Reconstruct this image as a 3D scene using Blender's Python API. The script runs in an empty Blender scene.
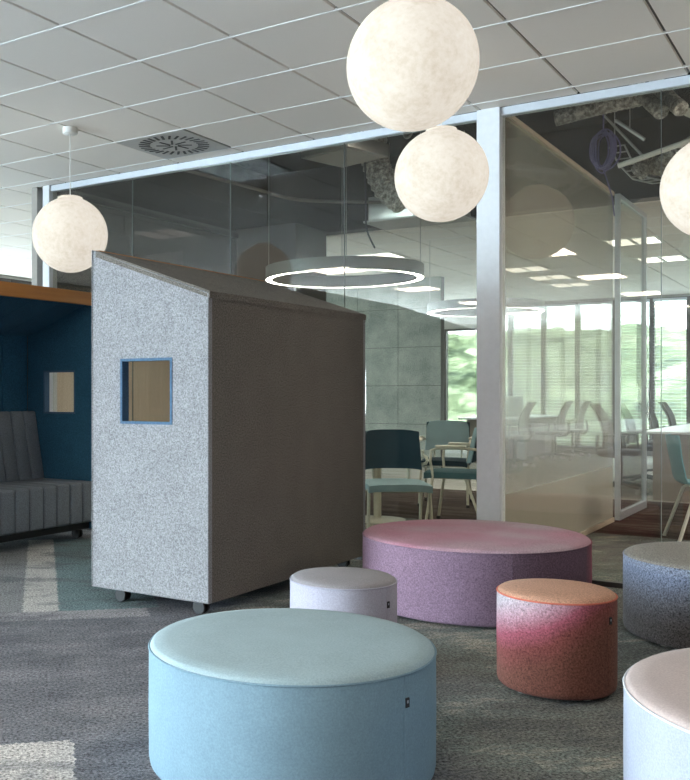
import bpy, bmesh, math, random
from mathutils import Vector, Matrix
random.seed(7)
PI = math.pi
scene = bpy.context.scene
col = scene.collection

# ------------------------------------------------------------------ helpers
class MB:
    def __init__(s): s.bm = bmesh.new()
    def box(s, x0, x1, y0, y1, z0, z1, bevel=0.0, seg=2, mi=0, M=None):
        vs = [s.bm.verts.new((x, y, z)) for x in (x0, x1) for y in (y0, y1) for z in (z0, z1)]
        idx = [(0, 1, 3, 2), (4, 6, 7, 5), (0, 4, 5, 1), (2, 3, 7, 6), (0, 2, 6, 4), (1, 5, 7, 3)]
        fs = [s.bm.faces.new([vs[i] for i in f]) for f in idx]
        for f in fs: f.material_index = mi
        if bevel > 0:
            ed = list({e for f in fs for e in f.edges})
            r = bmesh.ops.bevel(s.bm, geom=ed, offset=bevel, segments=seg, profile=0.5, affect='EDGES')
            for f in r['faces']: f.material_index = mi
            vs = list({v for f in r['faces'] for v in f.verts} | {v for v in vs if v.is_valid})
        if M is not None: bmesh.ops.transform(s.bm, matrix=M, verts=[v for v in vs if v.is_valid])
        return s
    def prism(s, pts, axis, a, b, mi=0):
        # pts: 2D outline, extruded along axis from a to b
        def P(p, t):
            return {'x': (t, p[0], p[1]), 'y': (p[0], t, p[1]), 'z': (p[0], p[1], t)}[axis]
        A = [s.bm.verts.new(P(p, a)) for p in pts]; B = [s.bm.verts.new(P(p, b)) for p in pts]
        n = len(pts)
        fs = [s.bm.faces.new(A), s.bm.faces.new(list(reversed(B)))]
        for i in range(n):
            fs.append(s.bm.faces.new([A[i], B[i], B[(i+1) % n], A[(i+1) % n]]))
        for f in fs: f.material_index = mi
        return s
    def tube(s, pts, r, n=10, closed=False, caps=True, mi=0):
        pts = [Vector(p) for p in pts]; m = len(pts)
        rr = r if isinstance(r, (list, tuple)) else [r]*m
        rings = []; prev = None
        for i, p in enumerate(pts):
            if closed: t = (pts[(i+1) % m]-pts[i-1])
            else: t = pts[min(i+1, m-1)]-pts[max(i-1, 0)]
            t.normalize()
            if prev is None:
                up = Vector((0, 0, 1)) if abs(t.z) < 0.9 else Vector((1, 0, 0))
                nx = t.cross(up).normalized()
            else:
                nx = (prev-t*prev.dot(t)).normalized()
            prev = nx; ny = t.cross(nx)
            rings.append([s.bm.verts.new(p+(nx*math.cos(2*PI*k/n)+ny*math.sin(2*PI*k/n))*rr[i]) for k in range(n)])
        for i in range(m if closed else m-1):
            a, b = rings[i], rings[(i+1) % m]
            for k in range(n):
                f = s.bm.faces.new([a[k], a[(k+1) % n], b[(k+1) % n], b[k]]); f.material_index = mi
        if caps and not closed:
            s.bm.faces.new(list(reversed(rings[0]))).material_index = mi
            s.bm.faces.new(rings[-1]).material_index = mi
        return s
    def lathe(s, prof, n=48, c=(0, 0, 0), mi=0):
        rings = []
        for r, z in prof:
            if r < 1e-6: rings.append([s.bm.verts.new((c[0], c[1], c[2]+z))])
            else: rings.append([s.bm.verts.new((c[0]+r*math.cos(2*PI*k/n), c[1]+r*math.sin(2*PI*k/n), c[2]+z)) for k in range(n)])
        for a, b in zip(rings, rings[1:]):
            for k in range(n):
                v = [a[k % len(a)], a[(k+1) % len(a)], b[(k+1) % len(b)], b[k % len(b)]]
                u = []
                for q in v:
                    if q not in u: u.append(q)
                if len(u) > 2: s.bm.faces.new(u).material_index = mi
        return s
    def grid(s, fn, nu, nv, thick=0.0):
        # fn(u,v) -> point ; optional thickness via second skin
        def skin(off):
            return [[s.bm.verts.new(fn(i/nu, j/nv, off)) for j in range(nv+1)] for i in range(nu+1)]
        A = skin(0.0)
        for i in range(nu):
            for j in range(nv): s.bm.faces.new([A[i][j], A[i+1][j], A[i+1][j+1], A[i][j+1]])
        if thick:
            B = skin(thick)
            for i in range(nu):
                for j in range(nv): s.bm.faces.new([B[i][j], B[i][j+1], B[i+1][j+1], B[i+1][j]])
            for i in range(nu):
                s.bm.faces.new([A[i][0], B[i][0], B[i+1][0], A[i+1][0]])
                s.bm.faces.new([A[i][nv], A[i+1][nv], B[i+1][nv], B[i][nv]])
            for j in range(nv):
                s.bm.faces.new([A[0][j], A[0][j+1], B[0][j+1], B[0][j]])
                s.bm.faces.new([A[nu][j], B[nu][j], B[nu][j+1], A[nu][j+1]])
        return s
    def build(s, name, mat, parent=None, smooth=40, loc=None):
        bmesh.ops.recalc_face_normals(s.bm, faces=s.bm.faces[:])
        me = bpy.data.meshes.new(name); s.bm.to_mesh(me); s.bm.free()
        for m in (mat if isinstance(mat, (list, tuple)) else [mat]): me.materials.append(m)
        if smooth:
            me.shade_smooth(); me.set_sharp_from_angle(angle=math.radians(smooth))
        o = bpy.data.objects.new(name, me); col.objects.link(o)
        if parent: o.parent = parent
        if loc: o.location = loc
        return o

def tag(o, label=None, cat=None, group=None, kind=None):
    if label: o['label'] = label
    if cat: o['category'] = cat
    if group: o['group'] = group
    if kind: o['kind'] = kind
    return o
def struct(o): o['kind'] = 'structure'; return o
def empty(name, loc, rz=0, label=None, cat=None, group=None):
    o = bpy.data.objects.new(name, None); col.objects.link(o)
    o.location = loc; o.rotation_euler = (0, 0, rz); o.empty_display_size = 0.1
    return tag(o, label, cat, group)
def copy_tree(o, parent=None):
    c = o.copy(); col.objects.link(c)
    if parent: c.parent = parent
    for ch in list(o.children): copy_tree(ch, c)
    return c

# ------------------------------------------------------------------ materials
def lin(c):
    return tuple(((v/255)/12.92 if v/255 <= 0.04045 else ((v/255+0.055)/1.055)**2.4) for v in c)+(1,)
def newmat(name):
    m = bpy.data.materials.new(name); m.use_nodes = True
    nt = m.node_tree; nt.nodes.clear()
    out = nt.nodes.new('ShaderNodeOutputMaterial')
    return m, nt, out
def N(nt, t, **kw):
    n = nt.nodes.new(t)
    for k, v in kw.items():
        if k in n.inputs.keys() if isinstance(k, str) and k[:1].isupper() else False: n.inputs[k].default_value = v
        else: setattr(n, k, v)
    return n
def ramp(nt, fac, stops, interp='LINEAR'):
    r = nt.nodes.new('ShaderNodeValToRGB'); cr = r.color_ramp; cr.interpolation = interp
    while len(cr.elements) < len(stops): cr.elements.new(0.5)
    for e, (p, c) in zip(cr.elements, stops):
        e.position = p; e.color = c if len(c) == 4 else lin(c)
    nt.links.new(fac, r.inputs[0]); return r.outputs[0]
def noise(nt, vec, scale, detail=3, rough=0.5):
    n = nt.nodes.new('ShaderNodeTexNoise'); n.inputs['Scale'].default_value = scale
    n.inputs['Detail'].default_value = detail; n.inputs['Roughness'].default_value = rough
    nt.links.new(vec, n.inputs['Vector']); return n.outputs['Fac']
def mth(nt, op, a, b=None, clamp=False):
    n = nt.nodes.new('ShaderNodeMath'); n.operation = op; n.use_clamp = clamp
    for i, v in enumerate((a, b)):
        if v is None: continue
        if isinstance(v, (int, float)): n.inputs[i].default_value = v
        else: nt.links.new(v, n.inputs[i])
    return n.outputs[0]
def mixc(nt, fac, a, b, mode='MIX'):
    n = nt.nodes.new('ShaderNodeMix'); n.data_type = 'RGBA'; n.blend_type = mode
    for i, v in ((0, fac), (6, a), (7, b)):
        if isinstance(v, (int, float)): n.inputs[i].default_value = v
        elif isinstance(v, tuple): n.inputs[i].default_value = v if len(v) == 4 else lin(v)
        else: nt.links.new(v, n.inputs[i])
    return n.outputs[2]
def objvec(nt):
    return nt.nodes.new('ShaderNodeTexCoord').outputs['Object']
def finish(nt, out, colr, rough=0.5, metal=0.0, bump=None, bstr=0.2, bdist=0.002, spec=0.5, sheen=0.0):
    b = nt.nodes.new('ShaderNodeBsdfPrincipled')
    if isinstance(colr, tuple): b.inputs['Base Color'].default_value = colr if len(colr) == 4 else lin(colr)
    else: nt.links.new(colr, b.inputs['Base Color'])
    b.inputs['Roughness'].default_value = rough; b.inputs['Metallic'].default_value = metal
    b.inputs['Specular IOR Level'].default_value = spec
    if sheen: b.inputs['Sheen Weight'].default_value = sheen
    if bump is not None:
        bn = nt.nodes.new('ShaderNodeBump'); bn.inputs['Strength'].default_value = bstr; bn.inputs['Distance'].default_value = bdist
        nt.links.new(bump, bn.inputs['Height']); nt.links.new(bn.outputs[0], b.inputs['Normal'])
    nt.links.new(b.outputs[0], out.inputs[0]); return b
def plain(name, c, rough=0.5, metal=0.0, spec=0.5, var=0.06, scale=30):
    m, nt, out = newmat(name); v = objvec(nt)
    n = noise(nt, v, scale, 2)
    cc = mixc(nt, n, tuple(x*(1-var) for x in lin(c)[:3])+(1,), tuple(min(1, x*(1+var)) for x in lin(c)[:3])+(1,))
    finish(nt, out, cc, rough, metal, spec=spec); return m
def felt(name, c, amt=0.35, scale=260, base=None, bstr=0.3):
    # woven / felted wool with melange fibres; base: function(nt, objvec)->colour
    m, nt, out = newmat(name); v = objvec(nt)
    cc = base(nt, v) if base else lin(c)
    n = noise(nt, v, scale, 2, 0.7)
    n2 = noise(nt, v, 6, 2)
    k = ramp(nt, n, [(0.3, (1-amt,)*3+(1,)), (0.7, (1+amt*0.8,)*3+(1,))])
    k2 = ramp(nt, n2, [(0.3, (0.95,)*3+(1,)), (0.7, (1.04,)*3+(1,))])
    c2 = mixc(nt, 1.0, cc, k, 'MULTIPLY'); c3 = mixc(nt, 1.0, c2, k2, 'MULTIPLY')
    finish(nt, out, c3, 0.95, bump=n, bstr=bstr, bdist=0.003, spec=0.15, sheen=0.05)
    return m
def emis(name, c, s):
    m, nt, out = newmat(name); e = nt.nodes.new('ShaderNodeEmission')
    e.inputs[0].default_value = lin(c); e.inputs[1].default_value = s
    nt.links.new(e.outputs[0], out.inputs[0]); return m
def glassmat(name, tint=(235, 243, 240), base=0.07, edge=0.65, veil=None, ffac=0.0, power=3.0):
    m, nt, out = newmat(name)
    lw = nt.nodes.new('ShaderNodeLayerWeight'); lw.inputs[0].default_value = 0.5
    f = mth(nt, 'POWER', lw.outputs['Facing'], power); f = mth(nt, 'MULTIPLY_ADD', f, edge); f.node.inputs[2].default_value = base
    tr = nt.nodes.new('ShaderNodeBsdfTransparent'); tr.inputs[0].default_value = lin(tint)
    under = tr.outputs[0]
    if veil:
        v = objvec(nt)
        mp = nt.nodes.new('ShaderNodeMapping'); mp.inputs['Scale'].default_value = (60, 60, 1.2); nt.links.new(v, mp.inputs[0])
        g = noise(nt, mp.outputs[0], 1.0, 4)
        fc = mixc(nt, g, tuple(x*0.82 for x in lin(veil)[:3])+(1,), lin(veil))
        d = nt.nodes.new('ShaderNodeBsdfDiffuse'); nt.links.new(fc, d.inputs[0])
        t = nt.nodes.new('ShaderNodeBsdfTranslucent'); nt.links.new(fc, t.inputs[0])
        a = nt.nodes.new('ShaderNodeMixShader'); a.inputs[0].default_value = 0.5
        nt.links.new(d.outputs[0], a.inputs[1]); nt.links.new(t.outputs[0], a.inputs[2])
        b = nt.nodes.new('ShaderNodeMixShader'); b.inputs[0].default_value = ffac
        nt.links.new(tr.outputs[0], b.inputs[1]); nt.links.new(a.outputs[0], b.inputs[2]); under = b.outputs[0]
    gl = nt.nodes.new('ShaderNodeBsdfGlossy'); gl.inputs['Roughness'].default_value = 0.0
    mx = nt.nodes.new('ShaderNodeMixShader'); nt.links.new(f, mx.inputs[0])
    nt.links.new(under, mx.inputs[1]); nt.links.new(gl.outputs[0], mx.inputs[2])
    nt.links.new(mx.outputs[0], out.inputs[0]); return m

M = {}
LUM = 2.2
M['white_paint'] = plain('white_paint', (226, 230, 236), 0.5)
M['aluminium'] = plain('aluminium', (205, 212, 222), 0.35, 0.3)
M['dark_metal'] = plain('dark_metal', (70, 68, 68), 0.4, 0.4)
M['bronze_frame'] = plain('bronze_frame', (84, 78, 76), 0.4, 0.3)
M['chrome'] = plain('chrome', (215, 215, 218), 0.15, 1.0)
M['black_plastic'] = plain('black_plastic', (16, 16, 18), 0.45)
M['white_plastic'] = plain('white_plastic', (235, 235, 232), 0.4)
M['cream_metal'] = plain('cream_metal', (205, 203, 188), 0.35)
M['wall_grey'] = plain('wall_grey', (168, 165, 160), 0.8)
M['wall_dark'] = plain('wall_dark', (74, 70, 70), 0.6)
M['plenum'] = plain('plenum_black', (20, 18, 17), 0.95, spec=0.1)
M['tile'] = None
def ceiling_mat():
    m, nt, out = newmat('ceiling_tile'); v = objvec(nt)
    n = noise(nt, v, 220, 3, 0.7)
    n2 = noise(nt, v, 0.8, 2)
    cc = mixc(nt, n, lin((234, 228, 221)), lin((247, 241, 234)))
    finish(nt, out, cc, 0.9, bump=n, bstr=0.25, bdist=0.002, spec=0.2); return m
M['tile'] = ceiling_mat()
M['tbar'] = plain('ceiling_tbar', (246, 246, 246), 0.4)
M['reveal'] = plain('ceiling_reveal', (90, 88, 86), 0.7)
M['glass'] = glassmat('clear_glass', (243, 244, 240), 0.065, 0.5)
M['glass_edge'] = plain('glass_edge', (120, 128, 124), 0.3)
M['glass_ext'] = glassmat('window_glass', (240, 244, 244), 0.03, 0.5)
M['glass_solar'] = glassmat('solar_window_glass', (146, 148, 146), 0.03, 0.5)  # tint added to dim the daylight coming through these panes
M['glass_film'] = glassmat('filmed_glass', (240, 240, 236), 0.03, 0.3, veil=(222, 212, 194), ffac=0.30, power=5)  # pale veil colour stands in for reflections on the partition glass
M['glass_film_low'] = glassmat('birch_filmed_glass', (240, 240, 236), 0.03, 0.3, veil=(236, 228, 216), ffac=0.52, power=5)  # denser birch veil, a wood reflection painted into the lower glass
M['glass_smoke'] = glassmat('smoked_glass', (120, 118, 118), 0.05, 0.4)

def birch():
    m, nt, out = newmat('birch_veneer'); v = objvec(nt)
    mp = nt.nodes.new('ShaderNodeMapping'); mp.inputs['Scale'].default_value = (40, 40, 1.5); nt.links.new(v, mp.inputs[0])
    n = noise(nt, mp.outputs[0], 1.0, 5, 0.6)
    finish(nt, out, mixc(nt, n, (204, 184, 162), (228, 212, 192)), 0.45); return m
M['birch'] = birch()
def oak():
    m, nt, out = newmat('oak_edge'); v = objvec(nt)
    mp = nt.nodes.new('ShaderNodeMapping'); mp.inputs['Scale'].default_value = (30, 1.5, 30); nt.links.new(v, mp.inputs[0])
    n = noise(nt, mp.outputs[0], 1.0, 5, 0.6)
    finish(nt, out, mixc(nt, n, (150, 92, 40), (196, 132, 66)), 0.4); return m
M['oak'] = oak()
def concrete():
    m, nt, out = newmat('concrete_tile'); v = objvec(nt)
    n = noise(nt, v, 2.5, 6, 0.65); n2 = noise(nt, v, 60, 3, 0.6)
    c1 = ramp(nt, n, [(0.35, (104, 112, 108)), (0.65, (160, 164, 156))])
    c2 = mixc(nt, 0.3, c1, ramp(nt, n2, [(0.35, (90, 98, 94)), (0.65, (190, 195, 188))]))
    finish(nt, out, c2, 0.6, bump=n2, bstr=0.2); return m
M['concrete'] = concrete()
def foil():
    m, nt, out = newmat('foil_duct'); v = objvec(nt)
    n = noise(nt, v, 28, 4, 0.7)
    cc = ramp(nt, n, [(0.38, (140, 134, 128)), (0.5, (196, 192, 186)), (0.62, (255, 252, 246))])  # bright blotches put the glints of crumpled foil into the colour
    finish(nt, out, cc, 0.28, 0.45, bump=n, bstr=1.0, bdist=0.05); return m
M['foil'] = foil()

def carpet(name, dark, mid, lightc, teal, patches=(), stretch=(1, 1), rot=False, calm=None):
    m, nt, out = newmat(name); v = objvec(nt)
    if rot:
        mr = nt.nodes.new('ShaderNodeMapping'); mr.inputs['Rotation'].default_value = (0, 0, -PI/4); nt.links.new(v, mr.inputs[0]); v = mr.outputs[0]
    fine = noise(nt, v, 85, 3, 0.85)
    # planks 0.25 x 1.0 with their own tone
    mp = nt.nodes.new('ShaderNodeMapping'); nt.links.new(v, mp.inputs[0])
    br = nt.nodes.new('ShaderNodeTexBrick'); nt.links.new(mp.outputs[0], br.inputs['Vector'])
    br.inputs['Scale'].default_value = 1.0; br.inputs['Mortar Size'].default_value = 0.0
    br.inputs['Brick Width'].default_value = 1.0; br.inputs['Row Height'].default_value = 0.25
    br.inputs['Color1'].default_value = (0, 0, 0, 1); br.inputs['Color2'].default_value = (1, 1, 1, 1)
    br.offset = 0.5
    mp2 = nt.nodes.new('ShaderNodeMapping'); mp2.inputs['Scale'].default_value = (stretch[0], stretch[1], 1); nt.links.new(v, mp2.inputs[0])
    dis = noise(nt, mp2.outputs[0], 2.2, 7, 0.72)
    big = noise(nt, v, 0.55, 3, 0.55)
    t = mth(nt, 'ADD', mth(nt, 'MULTIPLY', dis, 0.80), mth(nt, 'MULTIPLY', br.outputs['Color'], 0.08))
    t = mth(nt, 'ADD', t, mth(nt, 'MULTIPLY', big, 0.25))
    cc = ramp(nt, t, [(0.44, dark), (0.54, mid), (0.59, teal), (0.66, lightc)])
    if calm:
        sa = nt.nodes.new('ShaderNodeSeparateXYZ'); nt.links.new(v, sa.inputs[0])
        am = mth(nt, 'ADD', sa.outputs[0], mth(nt, 'MULTIPLY', mth(nt, 'SUBTRACT', dis, 0.5), 1.2))
        k = mth(nt, 'SUBTRACT', 1.35, am, clamp=True); k = mth(nt, 'MULTIPLY', k, 2.2, clamp=True)
        pl = ramp(nt, dis, [(0.38, calm[0]), (0.62, calm[1])])
        cc = mixc(nt, mth(nt, 'MULTIPLY', k, 0.9), cc, pl)
    # laid light planks (axis-aligned in plan)
    sx = nt.nodes.new('ShaderNodeSeparateXYZ')
    wob = noise(nt, v, 45, 2, 0.5)
    wv = nt.nodes.new('ShaderNodeVectorMath'); wv.operation = 'ADD'
    cmb = nt.nodes.new('ShaderNodeCombineXYZ'); w = mth(nt, 'MULTIPLY', mth(nt, 'SUBTRACT', wob, 0.5), 0.05)
    nt.links.new(w, cmb.inputs[0]); nt.links.new(w, cmb.inputs[1])
    nt.links.new(v, wv.inputs[0]); nt.links.new(cmb.outputs[0], wv.inputs[1]); nt.links.new(wv.outputs[0], sx.inputs[0])
    for (x0, x1, y0, y1, c, op) in patches:
        k = mth(nt, 'MULTIPLY', mth(nt, 'GREATER_THAN', sx.outputs[0], x0), mth(nt, 'LESS_THAN', sx.outputs[0], x1))
        k = mth(nt, 'MULTIPLY', k, mth(nt, 'MULTIPLY', mth(nt, 'GREATER_THAN', sx.outputs[1], y0), mth(nt, 'LESS_THAN', sx.outputs[1], y1)))
        dd = ramp(nt, dis, [(0.40, (0.35,)*3+(1,)), (0.52, (1, 1, 1, 1))])
        k = mth(nt, 'MULTIPLY', mth(nt, 'MULTIPLY', k, op), dd)
        cc = mixc(nt, k, cc, lin(c))
    sp = ramp(nt, fine, [(0.36, (0.30,)*3+(1,)), (0.64, (1.8,)*3+(1,))])
    cc = mixc(nt, 1.0, cc, sp, 'MULTIPLY')
    finish(nt, out, cc, 1.0, bump=fine, bstr=0.6, bdist=0.006, spec=0.05); return m
M['carpet'] = carpet('carpet_grey_planks', (102, 105, 106), (122, 124, 120), (164, 160, 150), (124, 132, 128), rot=True, calm=((98, 100, 107), (126, 126, 132)),
    # planks laid on the diagonal: (a0, a1, b0, b1, colour, opacity) in plank axes
    patches=[(-1.2, 0.10, 2.2, 3.18, (196, 192, 188), 0.92),
             (-0.6, 0.55, 4.887, 5.08, (158, 156, 158), 0.85),
             (-0.10, 0.09, 5.08, 7.6, (190, 188, 184), 0.92),
             (0.09, 0.62, 5.08, 7.6, (112, 136, 138), 0.75),
             (-0.9, -0.10, 5.08, 7.6, (140, 142, 142), 0.7)],
    stretch=(1.0, 1.8))
M['carpet_inner'] = carpet('carpet_brown_stripe', (58, 48, 44), (72, 60, 54), (104, 94, 88), (84, 72, 66), stretch=(0.6, 3.0))
M['carpet_rear'] = carpet('carpet_rear_grey', (160, 156, 150), (172, 168, 160), (190, 185, 178), (180, 176, 170), stretch=(0.6, 3.0))

# ------------------------------------------------------------------ room constants (metres; X along the glass wall, Y into the building)
CZ = 2.942           # dropped ceiling
G = 6.0              # glass wall
XL, XR, YB, YF = -10.85, 3.5, -12.0, 19.0
VB = 9.75            # back edge of the open black plenum
PXL, PXR = -5.94, -1.96

# floor
struct(MB().box(XL, XR, YB, 8.25, -0.12, 0.0).build('floor', M['carpet'], smooth=0))
struct(MB().box(XL, XR, 8.25, 11.0, -0.12, 0.0).build('floor', M['carpet_inner'], smooth=0))
struct(MB().box(XL, XR, 11.0, YF+0.3, -0.12, 0.0).build('floor', M['carpet_rear'], smooth=0))

# ceilings: lay-in tiles 0.6 m on a T-grid
OX, OY = -3.280, 3.414
def ceiling(x0, x1, y0, y1, name='ceiling', skip=()):
    mb = MB(); p = 0.6; g = 0.006
    i0 = math.floor((x0-OX)/p); i1 = math.ceil((x1-OX)/p); j0 = math.floor((y0-OY)/p); j1 = math.ceil((y1-OY)/p)
    for i in range(i0, i1):
        for j in range(j0, j1):
            if (i, j) in skip: continue
            a, b = max(x0, OX+i*p+g), min(x1, OX+(i+1)*p-g)
            c, d = max(y0, OY+j*p+g), min(y1, OY+(j+1)*p-g)
            if b-a < 0.02 or d-c < 0.02: continue
            bm = mb.bm; z = CZ
            A = [bm.verts.new(q) for q in ((a+.004, c+.004, z), (b-.004, c+.004, z), (b-.004, d-.004, z), (a+.004, d-.004, z))]
            B = [bm.verts.new(q) for q in ((a, c, z+.012), (b, c, z+.012), (b, d, z+.012), (a, d, z+.012))]
            bm.faces.new(A)
            for k in range(4): bm.faces.new([A[k], A[(k+1) % 4], B[(k+1) % 4], B[k]])
    # backing (dark reveal) and light bars running along X
    mb.box(x0, x1, y0, y1, CZ+0.012, CZ+0.06, mi=1)
    for j in range(j0, j1+1):
        y = OY+j*p
        if y0 < y < y1: mb.box(x0, x1, y-0.002, y+0.009, CZ-0.002, CZ+0.011, mi=2)
    return struct(mb.build(name, [M['tile'], M['reveal'], M['tbar']], smooth=0))
VENT = (-2, 3)
ceiling(XL, XR, YB, G-0.03, skip=[VENT])
ceiling(XL, PXL-0.06, G-0.03, YF)
ceiling(PXL-0.06, XR, VB, YF)
# open black plenum over the glass rooms
mb = MB(); zt = 3.75
mb.box(PXL-0.06, XR, G-0.03, VB, zt, zt+0.1)
mb.box(PXL-0.12, XR, G-0.05, G-0.0295, CZ+0.055, zt+0.1)
mb.box(PXL-0.12, XR, VB-0.001, VB+0.03, CZ+0.05, zt+0.1)
mb.box(PXL-0.12, PXL-0.059, G-0.04, VB+0.01, CZ+0.05, zt+0.1)
mb.box(XR-0.05, XR, G-0.03, VB, CZ, zt)
struct(mb.build('ceiling', M['plenum'], smooth=0))

# walls of the building shell with glazing
def portal(loc, rot, sx, sy):
    L = bpy.data.lights.new('daylight_portal', 'AREA'); L.shape = 'RECTANGLE'; L.size = sx; L.size_y = sy
    L.cycles.is_portal = True
    o = bpy.data.objects.new('daylight_portal', L); col.objects.link(o); o.location = loc; o.rotation_euler = rot
# far glazed wall (Y = 19)
FX = [-7.26, -6.62, -6.025, -5.381, -4.743, -4.077, -3.428, -2.809, -2.16, -1.5, -0.85, -0.2, 0.45, 1.1, 1.75, 2.4, 3.05, 3.5]
mb = MB()
mb.box(XL, -7.42, YF, YF+0.25, 0, CZ+0.2); mb.box(-7.42, -6.60, YF, YF+0.25, 2.48, CZ+0.2)
mb.box(-6.60, -6.50, YF, YF+0.25, 0, CZ+0.2)
mb.box(-6.50, XR+0.2, YF, YF+0.25, -0.1, 0.10); mb.box(-6.50, XR+0.2, YF, YF+0.25, 2.90, CZ+0.2)
struct(mb.build('wall_far', M['wall_grey'], smooth=0))
wn = 1
def window(name, parts_fn):
    e = empty(name, (0, 0, 0)); e['kind'] = 'structure'; parts_fn(e); return e
def ext_window_y(x0, x1, z0, z1, y, n, fr=0.045):
    e = struct(empty('window_%d' % n, ((x0+x1)/2, y, z0)))
    w = (x1-x0)/2; h = z1-z0
    f = MB()
    f.box(-w, -w+fr, -0.04, 0.08, 0, h); f.box(w-fr, w, -0.04, 0.08, 0, h)
    f.box(-w+fr, w-fr, -0.03, 0.07, 0, 0.04); f.box(-w+fr, w-fr, -0.03, 0.07, h-0.04, h)
    f.build('window_frame', M['bronze_frame'], e, smooth=0)
    MB().box(-w+fr, w-fr, 0.02, 0.03, 0.04, h-0.04).build('pane', M['glass_solar'], e, smooth=0)
    return e
bx = [-6.50]+FX[2:]
for i in range(len(bx)-1):
    ext_window_y(bx[i], bx[i+1], 0.10, 2.90, YF+0.05, wn); wn += 1
ext_window_y(-7.42, -6.60, 0.02, 2.48, YF+0.05, wn, fr=0.07); wn += 1
# blinds: one thing per bay
def blind(x0, x1, i, label):
    t = empty('window_blind', ((x0+x1)/2, YF-0.03, 2.86), 0, label, 'blind', 'venetian blinds along the far windows')
    w = (x1-x0)/2-0.03
    MB().box(-w, w, -0.02, 0.02, -0.03, 0.02).build('head_rail', M['aluminium'], t, smooth=0)
    s = MB()
    for k in range(44):
        z = -0.08-k*0.06; a = 0.15
        s.prism([(-0.018, z-0.018*a), (0.018, z+0.018*a), (0.018, z+0.018*a+0.0025), (-0.018, z-0.018*a+0.0025)], 'x', -w, w)
    for xx in (-w*0.7, w*0.7): s.tube([(xx, 0, -0.03), (xx, 0, -2.7)], 0.002, 4)
    s.build('slats', M['aluminium'], t, smooth=0)
    MB().box(-w, w, -0.014, 0.014, -2.73, -2.70).build('bottom_rail', M['aluminium'], t, smooth=0)
names = {0: 'venetian blind in the window bay just right of the white glazing post',
         1: 'venetian blind in the second window bay right of the white glazing post',
         2: 'venetian blind in the third window bay right of the white glazing post',
         3: 'venetian blind in the fourth window bay from the white glazing post',
         4: 'venetian blind in the window bay behind the glass door edge',
         5: 'venetian blind in the window bay behind the right desk and its task chairs',
         6: 'venetian blind in the rightmost window bay, cut by the photo edge'}
for i in range(7):
    blind(bx[i], bx[i+1], i, names[i])
portal((-1.5, YF+0.35, 1.5), (PI/2, 0, PI), 10.4, 2.9)

# left glazed wall (X = XL)
mb = MB()
mb.box(XL-0.25, XL, YB-0.2, YF+0.2, -0.1, 0.12); mb.box(XL-0.25, XL, YB-0.2, YF+0.2, 2.90, CZ+0.2)
for y in (YB-0.1, 12.0, YF-0.1): mb.box(XL-0.25, XL, y-0.15, y+0.15, 0.12, 2.90)
mb.box(XL-0.25, XL, -2.7, 2.6, 0.12, 2.90)  # unseen solid pier, added to keep bright windows out of the glass reflections
struct(mb.build('wall_left', M['wall_grey'], smooth=0))
def ext_window_x(y0, y1, n):
    e = struct(empty('window_%d' % n, (XL-0.1, (y0+y1)/2, 0.12)))
    w = (y1-y0)/2; h = 2.78
    f = MB()
    for q in range(int((y1-y0)/1.45)+1):
        yy = -w+0.04+q*(2*w-0.08)/int((y1-y0)/1.45)
        f.box(-0.04, 0.06, yy-0.03, yy+0.03, 0, h)
    f.box(-0.03, 0.05, -w, w, 0, 0.05); f.box(-0.03, 0.05, -w, w, h-0.05, h)
    f.build('window_frame', M['bronze_frame'], e, smooth=0)
    MB().box(0.0, 0.01, -w, w, 0.05, h-0.05).build('pane', M['glass_ext'] if y1 < 0 else M['glass_solar'], e, smooth=0)
struct(MB().box(XL+0.001, XL+0.03, -2.7, 2.6, 0.0005, 2.9).build('wall_left_veneer', M['birch'], smooth=0))  # unseen birch face added so the glass behind the booths reflects tan
for a, b in ((-11.95, -2.7), (2.6, 11.85), (12.15, 18.75)):
    ext_window_x(a, b, wn); wn += 1
portal((XL-0.35, -7.3, 1.5), (PI/2, 0, -PI/2), 9.3, 2.8)
portal((XL-0.35, 7.2, 1.5), (PI/2, 0, -PI/2), 9.3, 2.8)
portal((XL-0.35, 15.4, 1.5), (PI/2, 0, -PI/2), 6.6, 2.8)

# back wall (behind the camera)
struct(MB().box(XL-0.25, XR+0.2, YB-0.25, YB, -0.1, CZ+0.2).build('wall_back', M['wall_grey'], smooth=0))
M['luminaire'] = emis('luminaire', (255, 236, 214), LUM); M['luminaire_room'] = emis('luminaire_room', (255, 242, 228), 2.0)
mb = MB()
for x_ in (-6.5, -3.5, -0.5):
    for y_ in (-9.5, -6.5, -3.5, -0.5):
        mb.box(x_-0.3, x_+0.3, y_-0.3, y_+0.3, CZ-0.004, CZ-0.001)
struct(mb.build('ceiling', M['luminaire'], smooth=0)); mb = MB()  # unseen luminaire panels added behind the camera to light the room
for x_ in (0.9, 2.2):
    for y_ in (7.0, 8.4):
        mb.box(x_-0.15, x_+0.15, y_-0.6, y_+0.6, 2.78, 2.84)
struct(mb.build('ceiling', M['luminaire_room'], smooth=0))  # unseen glowing boxes added to brighten the partition and the ducts
struct(MB().box(XR, XR+0.2, YB-0.25, YF+0.3, -0.1, zt+0.2).build('wall_right', M['wall_dark'], smooth=0))

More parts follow.
